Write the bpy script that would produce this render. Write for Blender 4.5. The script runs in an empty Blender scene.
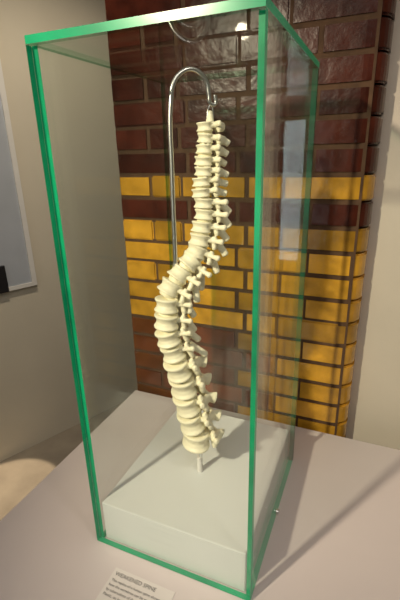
import bpy, bmesh, math, random
from mathutils import Vector, Matrix, Quaternion
random.seed(4)
S=bpy.context.scene
S.view_settings.view_transform='Standard'
T=0.75          # plinth top height
H=1.1           # glass case height
CAMZ=T+0.915
Zc=Vector((-.023,.941,.338)).normalized()
Yc=Vector((.392,.319,-.8625)); Yc=(Yc-Yc.dot(Zc)*Zc).normalized()
Xc=Yc.cross(Zc).normalized()
R=Matrix((Xc,Yc,Zc))
cam=bpy.data.cameras.new('camera'); co=bpy.data.objects.new('camera',cam); S.collection.objects.link(co)
cam.lens=410/600*36; cam.sensor_width=36; cam.clip_start=0.02
co.matrix_world=Matrix.Translation((0,0,CAMZ))@R.to_4x4()
S.camera=co
def ray(x,y): return R@Vector((x-200,300-y,-410))
P0=Vector((-.361,.800,0)); ANT=Vector((-.715,-.696,0)).normalized(); NRM=Vector((.696,-.715,0)).normalized()
def sagcoords(x,y):
    d=ray(x,y); s=P0.dot(NRM)/d.dot(NRM); p=d*s+Vector((0,0,CAMZ))
    return (round((p-P0).dot(ANT),4), round(p.z,4))
# ---------- materials
def mat(name,col,rough=.5,metal=0,noise=0,nscale=8,bump=0,bscale=60,coat=0,tint=False,spec=.5):
    m=bpy.data.materials.new(name); m.use_nodes=True; nt=m.node_tree; b=nt.nodes['Principled BSDF']
    b.inputs['Base Color'].default_value=(*col,1); b.inputs['Roughness'].default_value=rough; b.inputs['Metallic'].default_value=metal
    b.inputs['Coat Weight'].default_value=coat; b.inputs['Specular IOR Level'].default_value=spec
    tc=nt.nodes.new('ShaderNodeTexCoord')
    if noise:
        n=nt.nodes.new('ShaderNodeTexNoise'); n.inputs['Scale'].default_value=nscale; n.inputs['Detail'].default_value=5
        nt.links.new(tc.outputs['Object'],n.inputs['Vector'])
        cr=nt.nodes.new('ShaderNodeMapRange'); cr.inputs[1].default_value=.3; cr.inputs[2].default_value=.7
        cr.inputs[3].default_value=1-noise; cr.inputs[4].default_value=1+noise
        nt.links.new(n.outputs['Fac'],cr.inputs[0])
        val=cr.outputs[0]
        if tint:
            at=nt.nodes.new('ShaderNodeAttribute'); at.attribute_name='tint'
            mu=nt.nodes.new('ShaderNodeMath'); mu.operation='MULTIPLY'
            nt.links.new(val,mu.inputs[0]); nt.links.new(at.outputs['Fac'],mu.inputs[1]); val=mu.outputs[0]
        vm=nt.nodes.new('ShaderNodeVectorMath'); vm.operation='SCALE'; vm.inputs[0].default_value=col
        nt.links.new(val,vm.inputs['Scale']); nt.links.new(vm.outputs[0],b.inputs['Base Color'])
    if bump:
        n2=nt.nodes.new('ShaderNodeTexNoise'); n2.inputs['Scale'].default_value=bscale; n2.inputs['Detail'].default_value=4
        nt.links.new(tc.outputs['Object'],n2.inputs['Vector'])
        bp=nt.nodes.new('ShaderNodeBump'); bp.inputs['Strength'].default_value=bump; bp.inputs['Distance'].default_value=.004
        nt.links.new(n2.outputs['Fac'],bp.inputs['Height']); nt.links.new(bp.outputs[0],b.inputs['Normal'])
    return m
M_wall=mat('painted_plaster',(.62,.56,.47),.8,noise=.05,nscale=3,bump=.15,bscale=40)
M_wallL=mat('painted_plaster_grey',(.64,.585,.475),.8,noise=.05,nscale=2,bump=.15,bscale=40)
M_floor=mat('floor_concrete',(.36,.31,.25),.5,noise=.2,nscale=5)
M_table=mat('plinth_white_laminate',(.64,.58,.575),.42,noise=.02,nscale=4)
M_ped=mat('pedestal_white_board',(.76,.79,.79),.5,noise=.02,nscale=6)
M_yel=mat('brick_yellow_glaze',(.53,.275,.026),.22,noise=.3,nscale=14,bump=.6,bscale=22,coat=.25,tint=True)
M_brn=mat('brick_brown_glaze',(.058,.012,.006),.27,noise=.4,nscale=14,bump=.6,bscale=22,coat=.12,tint=True,spec=.35)
M_red=mat('brick_orange_glaze',(.18,.050,.013),.28,noise=.35,nscale=14,bump=.5,bscale=25,coat=.15,tint=True)
M_mort=mat('mortar',(.09,.047,.023),.9,noise=.2,nscale=40)
M_bone=mat('bone_plastic',(.90,.85,.63),.42,noise=.05,nscale=30,bump=.15,bscale=120)
M_steel=mat('steel',(.70,.70,.68),.33,metal=1,noise=.05)
M_black=mat('black_plastic',(.015,.015,.017),.35,noise=.1)
M_blue=mat('display_board_blue_grey',(.42,.45,.50),.6,noise=.04)
M_card=mat('label_card',(.70,.66,.64),.6,noise=.02)
M_ink=mat('label_ink',(.03,.03,.03),.6,noise=.05)
M_white=mat('white_frame',(.75,.73,.70),.5,noise=.03)
M_panelglow=mat('added_panel_emission',(.6,.7,.75),.4,noise=.03)
M_panelglow.node_tree.nodes['Principled BSDF'].inputs['Emission Color'].default_value=(.82,.95,1,1)
M_panelglow.node_tree.nodes['Principled BSDF'].inputs['Emission Strength'].default_value=4.5  # emission of the unseen panel added for its reflection in the glass
def glassmat(name,tint,base,slope):
    m=bpy.data.materials.new(name); m.use_nodes=True; nt=m.node_tree; nt.nodes.clear()
    o=nt.nodes.new('ShaderNodeOutputMaterial'); mx=nt.nodes.new('ShaderNodeMixShader')
    t=nt.nodes.new('ShaderNodeBsdfTransparent'); t.inputs[0].default_value=(*tint,1)
    g=nt.nodes.new('ShaderNodeBsdfGlossy'); g.inputs['Roughness'].default_value=.0; g.inputs[0].default_value=(1,1,1,1)
    lw=nt.nodes.new('ShaderNodeLayerWeight'); lw.inputs['Blend'].default_value=.5
    p=nt.nodes.new('ShaderNodeMath'); p.operation='POWER'; p.inputs[1].default_value=5
    q=nt.nodes.new('ShaderNodeMath'); q.operation='MULTIPLY_ADD'; q.inputs[1].default_value=slope; q.inputs[2].default_value=base
    nt.links.new(lw.outputs['Facing'],p.inputs[0]); nt.links.new(p.outputs[0],q.inputs[0]); nt.links.new(q.outputs[0],mx.inputs[0])
    nt.links.new(t.outputs[0],mx.inputs[1]); nt.links.new(g.outputs[0],mx.inputs[2]); nt.links.new(mx.outputs[0],o.inputs[0]); return m
M_glass=glassmat('clear_glass',(.974,.99,.98),.038,.7)
M_clearedge=glassmat('faint_green_glass_edge',(.55,.80,.66),.03,.3)
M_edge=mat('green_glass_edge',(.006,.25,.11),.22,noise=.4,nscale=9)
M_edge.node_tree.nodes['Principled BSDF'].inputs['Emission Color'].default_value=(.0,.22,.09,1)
M_edge.node_tree.nodes['Principled BSDF'].inputs['Emission Strength'].default_value=.28  # slight glow put into the edge material, standing in for light in the glass
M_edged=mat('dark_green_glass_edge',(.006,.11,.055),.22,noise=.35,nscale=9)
# ---------- helpers
def obj(name,bm,mats,parent=None,smooth=False):
    me=bpy.data.meshes.new(name); bmesh.ops.recalc_face_normals(bm,faces=bm.faces); bm.to_mesh(me); bm.free()
    for m in mats: me.materials.append(m)
    o=bpy.data.objects.new(name,me); S.collection.objects.link(o)
    if parent: o.parent=parent
    if smooth:
        for p in me.polygons: p.use_smooth=True
    return o
def box(name,lo,hi,m,parent=None,bev=0):
    bm=bmesh.new(); bmesh.ops.create_cube(bm,size=1)
    for v in bm.verts: v.co=Vector([(lo[i]+hi[i])/2+v.co[i]*(hi[i]-lo[i]) for i in range(3)])
    if bev: bmesh.ops.bevel(bm,geom=bm.edges[:],offset=bev,segments=2,affect='EDGES')
    return obj(name,bm,[m],parent)
def empty(name):
    e=bpy.data.objects.new(name,None); S.collection.objects.link(e); return e
# ---------- room
box('floor',(-4,-3.2,-.1),(3,4.2,0),M_floor)
box('ceiling',(-4,-3.2,3.0),(3,4.2,3.1),M_wall)
box('wall_back_right',(-.1,1.36,0),(3,1.5,3.0),M_wall)
box('wall_right',(3,-3.2,0),(3.1,1.5,3.0),M_wall)
box('wall_front',(-4,-3.3,0),(3,-3.2,3.0),M_wall)
box('wall_back',(-4,4.2,0),(3,4.3,3.0),M_wall)
LP=Vector((-1.86,1.30,0)); LD=Vector((.395,.919,0)).normalized(); LN=Vector((-LD.y,LD.x,0))
def lw_box(name,t0,t1,z0,z1,d0,d1,m,parent=None):
    bm=bmesh.new(); vs=[]
    for z in (z0,z1):
        for t,d in ((t0,d0),(t1,d0),(t1,d1),(t0,d1)):
            p=LP+LD*t-LN*d; vs.append(bm.verts.new((p.x,p.y,z)))
    for f in ((0,1,2,3),(4,5,6,7),(0,1,5,4),(1,2,6,5),(2,3,7,6),(3,0,4,7)): bm.faces.new([vs[i] for i in f])
    return obj(name,bm,[m],parent)
lw_box('wall_left',-4.5,3.1,0,3.0,-.1,0,M_wallL)
dp=empty('display_board')
lw_box('board_panel',-.9,.345,1.02,2.5,0.001,.02,M_blue,dp)
lw_box('board_rim_bottom',-.9,.37,1.0,1.02,0.001,.03,M_white,dp)
lw_box('board_rim_side',.345,.37,1.02,2.5,0.001,.03,M_white,dp)
lw_box('board_screen',-.6,.215,1.0,1.14,0.02,.04,M_black,dp)
# ---------- brick pier
PX0,PX1,PY=-.85,-.018,1.26
mb=box('mortar_core',(PX0+.004,PY+.004,0),(PX1-.03,1.5,3.0),M_mort)
bm=bmesh.new(); tl=bm.faces.layers.float.new('tint')
CH=.075; g=.0026; off=1.598%CH
def brick(x0,x1,z0,z1,mi,end):
    y0=PY; y1=PY+.11
    r=.06
    fp=[(x0,y0)]
    if end:
        for k in range(9):
            a=-math.pi/2+math.pi/2*k/8
            fp.append((x1-r+r*math.cos(a), y0+r+r*math.sin(a)))
    else: fp.append((x1,y0))
    fp+= [(x1,y1),(x0,y1)]
    b=bmesh.new()
    lo=[b.verts.new((x,y,z0)) for x,y in fp]; hi=[b.verts.new((x,y,z1)) for x,y in fp]
    n=len(fp); b.faces.new(lo[::-1]); b.faces.new(hi)
    for i in range(n): b.faces.new((lo[i],lo[(i+1)%n],hi[(i+1)%n],hi[i]))
    bmesh.ops.recalc_face_normals(b,faces=b.faces)
    ed=[e for e in b.edges if (abs(e.verts[0].co.z-e.verts[1].co.z)<1e-6) or len(e.link_faces)==2 and e.calc_face_angle(0)>1]
    bmesh.ops.bevel(b,geom=ed,offset=.005,segments=2,affect='EDGES',clamp_overlap=True)
    t=random.uniform(.62,1.25); sh=random.uniform(-.0012,.0012)
    mp={v:bm.verts.new(v.co+Vector((0,sh,0))) for v in b.verts}
    for f in b.faces:
        nf=bm.faces.new([mp[v] for v in f.verts]); nf.material_index=mi; nf[tl]=t; nf.smooth=False
    b.free()
z=off-CH; row=0
while z<3.0:
    z0=max(z,0.0)+g; z1=min(z+CH,3.0)-g
    if z1-z0>.01:
        zc=z+CH/2
        if zc>1.598: mi=1
        elif zc>1.523: mi=0
        elif zc>1.448: mi=1
        else: mi=0
        x=PX1; k=0; first=True
        while x>PX0+.01:
            w=([.225,.1125] if row%2 else [.1685,.225])[k%2] if not(first) else ([.17,.2525][row%2])
            xa=max(x-w,PX0)
            if xa-PX0<.05: xa=PX0
            m2=mi
            if zc<1.073 and x<-.27: m2=2
            brick(xa+g,x-g if not first else x,z0,z1,m2,first)
            x=xa; k+=1; first=False
    z+=CH; row+=1
wl=empty('wall_brick_pier')
bo=obj('glazed_bricks',bm,[M_yel,M_brn,M_red],wl); mb.parent=wl
# ---------- plinth
pl=empty('display_plinth')
box('plinth_top',(-.84,.12,T-.04),(1.5,1.238,T),M_table,pl,.002)
box('plinth_body',(-.82,.14,0),(1.48,1.22,T-.04),M_table,pl)
# ---------- glass case
X0,X1,Y0,Y1=-.559,-.160,.597,1.073
TH=.0125
gc=empty('glass_display_case')
def pane(name,lo,hi,axis,special={}):
    bm=bmesh.new(); bmesh.ops.create_cube(bm,size=1)
    for v in bm.verts: v.co=Vector([(lo[i]+hi[i])/2+v.co[i]*(hi[i]-lo[i]) for i in range(3)])
    bm.normal_update()
    for f in bm.faces:
        f.material_index=0 if abs(f.normal[axis])>.9 else 1
        for kx,mi in special.items():
            ax,sg=kx
            if f.normal[ax]*sg>.9: f.material_index=mi
    return obj(name,bm,[M_glass,M_edge,M_clearedge,M_edged],gc)
e=.0004; zb=T+.001; zt=T+H-TH
pane('pane_front',(X0,Y0,zb),(X1,Y0+TH,zt-e),1,{(2,1):2})
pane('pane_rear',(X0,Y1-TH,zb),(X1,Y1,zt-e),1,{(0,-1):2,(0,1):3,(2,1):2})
pane('pane_left',(X0,Y0+TH+e,zb),(X0+TH,Y1-TH-e,zt-e),0,{(1,1):2,(2,1):2})
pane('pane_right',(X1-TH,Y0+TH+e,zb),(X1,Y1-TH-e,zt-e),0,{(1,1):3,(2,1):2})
pane('pane_top',(X0,Y0,zt),(X1,Y1,zt+TH),2,{(1,1):2,(0,-1):2})
bm=bmesh.new(); bmesh.ops.create_cone(bm,segments=24,radius1=.007,radius2=.006,depth=.006,cap_ends=True,matrix=Matrix.Translation((X1+.003,.84,T+.014))@Matrix.Rotation(math.pi/2,4,'Y'))
obj('case_lock',bm,[M_steel],gc)
PZ=T+.115
pd=box('exhibit_pedestal',(X0+.016,Y0+.016,T+.001),(X1-.016,Y1-.016,PZ),M_ped,None,.0015)
# ---------- spine
cl=[(210,122),(210,135),(209,150),(208,165),(207,180),(207,195),(207,210),(206,225),(204,240),(199,254),(189,268),(179,280),(173,292),(170,304),(170,318),(172,332),(176,347),(180,362),(185,378),(190,394),(194,410),(198,426),(200,442)]
pts=[sagcoords(*c) for c in cl]
def W(a,z,l=0): return P0+ANT*a+Vector((0,0,z))+NRM*l
P=[Vector((a,0,z)) for a,z in pts]
L=[0]
for i in range(1,len(P)): L.append(L[-1]+(P[i]-P[i-1]).length)
def at(s):
    s=max(0,min(L[-1],s))
    for i in range(1,len(P)):
        if s<=L[i]:
            t=(s-L[i-1])/(L[i]-L[i-1])
            a,b,c,d=P[max(i-2,0)],P[i-1],P[i],P[min(i+1,len(P)-1)]
            return .5*((2*b)+(c-a)*t+(2*a-5*b+4*c-d)*t*t+(3*b-a-3*c+d)*t**3)
    return P[-1]
NV=24
hs=[1.0]*7+[1.15+.075*i for i in range(12)]+[2.35,2.45,2.55,2.6,2.5]
tot=sum(hs); hs=[h*L[-1]/tot for h in hs]
bm=bmesh.new()
def loft(rings,cap=True):
    vr=[[bm.verts.new(p) for p in r] for r in rings]
    n=len(vr[0])
    for i in range(len(vr)-1):
        for j in range(n): bm.faces.new((vr[i][j],vr[i][(j+1)%n],vr[i+1][(j+1)%n],vr[i+1][j]))
    bm.faces.new(vr[0][::-1]); bm.faces.new(vr[-1])
def limb(F,path,n=10):
    rings=[]
    for i,(p,ra,rb) in enumerate(path):
        a=path[max(i-1,0)][0]; b=path[min(i+1,len(path)-1)][0]; d=(b-a).normalized()
        up=Vector((0,0,1)) if abs(d.z)<.9 else Vector((1,0,0))
        s=d.cross(up).normalized(); u=s.cross(d)
        rings.append([F(p+s*ra*math.cos(q*2*math.pi/n)+u*rb*math.sin(q*2*math.pi/n)) for q in range(n)])
    loft(rings)
V=Vector
s=0
for i in range(NV):
    h=hs[i]; c=at(s+h/2); d=(at(s+h*.95)-at(s+h*.05)).normalized(); s+=h
    up=-d
    fwd=V((up.z,0,-up.x))
    if fwd.x<0: fwd=-fwd
    c3=W(c.x+random.uniform(-.0025,.0025),c.z,random.uniform(-.0015,.0015)); u3=(ANT*up.x+V((0,0,up.z))).normalized(); f3=(ANT*fwd.x+V((0,0,fwd.z))).normalized(); l3=NRM
    yaw=math.radians(10)
    if f3.cross(NRM).dot(u3)>0: yaw=-yaw
    q1=Quaternion(l3,random.uniform(-.10,.10)); q2=Quaternion(f3,random.uniform(-.07,.07)); q3=Quaternion(u3,yaw+random.uniform(-.16,.16))
    qq=q3@q2@q1; u3=qq@u3; f3=qq@f3; l3=qq@NRM
    def F(p,c3=c3,u3=u3,f3=f3,l3=l3): return c3+f3*p.x+l3*p.y+u3*p.z
    cerv=i<7; lum=i>=19
    bd=(.0185+.003*i/6) if cerv else (.0222+.0108*((i-7)/12)**.9 if not lum else .0340+.001*(i-19))
    bw=bd*(1.1 if cerv else 1.0 if not lum else 1.12)
    x0=.009 if cerv else .006
    bh=h*.42
    rings=[]
    for zz,sc in ((-1,.90),(-.93,1.02),(-.75,1.03),(-.45,.90),(0,.83),(.4,.89),(.72,1.0),(.92,1.0),(1,.89)):
        r=[]
        for q in range(28):
            an=q*2*math.pi/28; x=bd*sc*math.cos(an); y=bw*sc*math.sin(an)
            if math.cos(an)<0: x*=.72+ .1*abs(math.sin(an))
            r.append(F(V((x+x0,y,zz*bh))))
        rings.append(r)
    loft(rings)
    if i<NV-1:
        rings=[[F(V((bd*.70*sc*math.cos(q*math.pi/12)+x0,bw*.70*sc*math.sin(q*math.pi/12),z2))) for q in range(24)] for z2,sc in ((-h*.36,.9),(-h*.5,1),(-h*.64,.9))]
        loft(rings)
    back=x0-bd*.68
    ar=bw*.60
    t=.0052 if cerv else .0058 if not lum else .0074
    for sg in (1,-1):
        limb(F,[(V((back+.006,sg*ar*.8,h*.14)),t,t*1.1),(V((back-.006,sg*ar,h*.12)),t,t*1.1),(V((back-.015,sg*ar*.75,0)),t*1.1,t*1.6),(V((back-.023-.003*lum,0,-h*.12)),t*1.1,t*1.8)])
        tl_=(.013 if cerv else .020-.003*(i-7)/12 if not lum else .022)
        kk=(not cerv and not lum)
        limb(F,[(V((back-.006,sg*ar,h*.10)),t,t*.95),(V((back-.008-.006*kk,sg*(ar+tl_*.5),h*.13)),t*.8,t*.85),(V((back-.011-.011*kk,sg*(ar+tl_),h*.18)),t*1.0,t*1.15),(V((back-.012-.012*kk,sg*(ar+tl_+.003),h*.19)),t*.5,t*.6)])
        limb(F,[(V((back-.014,sg*ar*.85,-h*.54)),t*.8,t*.9),(V((back-.013,sg*ar*.88,-h*.32)),t*1.3,t*1.1),(V((back-.010,sg*ar*.92,0)),t*1.1,t),(V((back-.009,sg*ar,h*.28)),t*1.35,t*1.1),(V((back-.008,sg*ar,h*.45)),t*.7,t*.7)])
    if i>0:
        sl=(.008+.0015*i if cerv else .020 if not lum else .021)*random.uniform(.85,1.15)
        dr=(-.3*h if cerv else -h*.80 if not lum else -h*.20)
        st=t*.75
        limb(F,[(V((back-.020,0,-h*.08)),st*1.3,t*1.6),(V((back-.024-sl*.45,0,-h*.1+dr*.45)),st*1.0,t*(1.4+lum*.8)),(V((back-.024-sl*.9,0,-h*.1+dr*.9)),st*1.6,t*(1.4+lum*.9)),(V((back-.024-sl,0,-h*.1+dr)),st*.9,t*.9)])
e0=at(L[-1]); c3=W(e0.x,e0.z)
limb(lambda p:c3+ANT*p.x+NRM*p.y+V((0,0,p.z)),[(V((.002,0,.008)),.028,.024),(V((0,0,.0)),.028,.022),(V((-.004,0,-.008)),.022,.018),(V((-.006,0,-.013)),.012,.011)],20)
sp=empty('spine_model')
so=obj('vertebral_column',bm,[M_bone],sp,True)
rm=so.modifiers.new('r','REMESH'); rm.mode='VOXEL'; rm.voxel_size=.0011; rm.use_smooth_shade=True
sm=so.modifiers.new('s','SMOOTH'); sm.factor=.5; sm.iterations=1
def tube(name,pp,r,m,parent,res=4):
    cu=bpy.data.curves.new(name,'CURVE'); cu.dimensions='3D'; sp_=cu.splines.new('BEZIER'); sp_.bezier_points.add(len(pp)-1)
    for b,p in zip(sp_.bezier_points,pp): b.co=p; b.handle_left_type=b.handle_right_type='AUTO'
    cu.bevel_depth=r; cu.bevel_resolution=res; cu.use_fill_caps=True; cu.resolution_u=12; cu.materials.append(m)
    o=bpy.data.objects.new(name,cu); S.collection.objects.link(o); o.parent=parent; return o
rp=[sagcoords(*c) for c in [(200,471),(200,440),(191,400),(180,345),(177,300),(175,250),(172,170),(171,100),(174,82),(182,72),(191,69),(200,73),(207,83),(209,95)]]
rod=[W(a,z) for a,z in rp]; rod[0].z=PZ-.002
tube('stand_rod',rod,.0048,M_steel,sp)
hk=[W(*sagcoords(*c)) for c in [(209,94),(211,104),(215,104),(215,95)]]
tube('hook_tip',hk,.0042,M_steel,sp)
lp=[W(*sagcoords(*c)) for c in [(211,103),(208,110),(210,122),(213,110),(211,103)]]
tube('hanging_loop',lp,.0018,M_steel,sp)
bm=bmesh.new(); bmesh.ops.create_cone(bm,segments=24,radius1=.008,radius2=.007,depth=.045,cap_ends=True,matrix=Matrix.Translation((rod[0].x,rod[0].y,PZ+.0235)))
obj('rod_socket',bm,[M_white],sp)
bm=bmesh.new(); bmesh.ops.create_cone(bm,segments=16,radius1=.010,radius2=.005,depth=.03,cap_ends=True,matrix=Matrix.Translation(W(*sagcoords(210,119))))
obj('top_peg',bm,[M_bone],sp)
# ---------- label
lb=empty('exhibit_label')
d=ray(120,592); s_=-(CAMZ-T)/d.z; lx,ly=(d*s_).x,(d*s_).y
box('label_card',(lx-.04,ly-.075,T+.0002),(lx+.115,ly+.045,T+.0015),M_card,lb)
def text(s,x,y,size):
    cu=bpy.data.curves.new('label_text','FONT'); cu.body=s; cu.size=size; cu.extrude=.0001; cu.materials.append(M_ink)
    o=bpy.data.objects.new('label_text',cu); S.collection.objects.link(o); o.location=(x,y,T+.0018); o.parent=lb
text('WEAKENED SPINE',lx-.033,ly+.028,.013)
for i,t in enumerate(['This replica of a human spine shows','how the vertebrae can be weakened','by tuberculosis of the bone.','Plastic, on loan']):
    text(t,lx-.033,ly+.014-.011*i,.0085)
wn=empty('added_panel_1')  # unseen framed glowing panel, added to give a pale reflection in the panes
box('added_panel_glow',(-1.15,-3.198,.30),(-.90,-3.19,2.0),M_panelglow,wn)
for a,b,c,d_ in ((-1.19,-1.15,.26,2.04),(-.90,-.86,.26,2.04),(-1.19,-.86,.26,.30),(-1.19,-.86,2.0,2.04)):
    box('added_panel_frame',(a,-3.199,c),(b,-3.15,d_),M_white,wn)
# ---------- lights
def spot(name,loc,tgt,e,ang,col,rad,blend=.5):
    l=bpy.data.lights.new(name,'SPOT'); l.energy=e; l.spot_size=math.radians(ang); l.spot_blend=blend; l.color=col; l.shadow_soft_size=rad
    o=bpy.data.objects.new(name,l); S.collection.objects.link(o); o.location=loc
    o.rotation_euler=(Vector(tgt)-Vector(loc)).to_track_quat('-Z','Y').to_euler()
spot('added_wall_wash',(-1.20,-1.25,2.6),(-.30,1.0,1.25),330,40,(1,.85,.62),.06,.95)
spot('added_wall_wash',(.9,.0,2.85),(-.1,1.0,1.0),24,70,(1,.86,.76),.14,.7)
spot('added_wall_wash',(-.75,.9,2.9),(-1.5,2.0,1.2),66,80,(1,.86,.66),.04,.8)  # wash light added to brighten the left wall
spot('added_wall_wash',(-1.7,.5,2.9),(-1.62,1.12,0),330,11,(1,.8,.55),.01,.2)
a=bpy.data.lights.new('fill_light','AREA'); a.energy=14; a.size=1.5; a.color=(1,.93,.86)  # unseen area light added as soft overall fill
ao=bpy.data.objects.new('fill_light',a); S.collection.objects.link(ao); ao.location=(.2,-.6,2.95)
w=bpy.data.worlds.new('w'); S.world=w; w.use_nodes=True; w.node_tree.nodes['Background'].inputs[0].default_value=(.9,.9,1,1); w.node_tree.nodes['Background'].inputs[1].default_value=.1
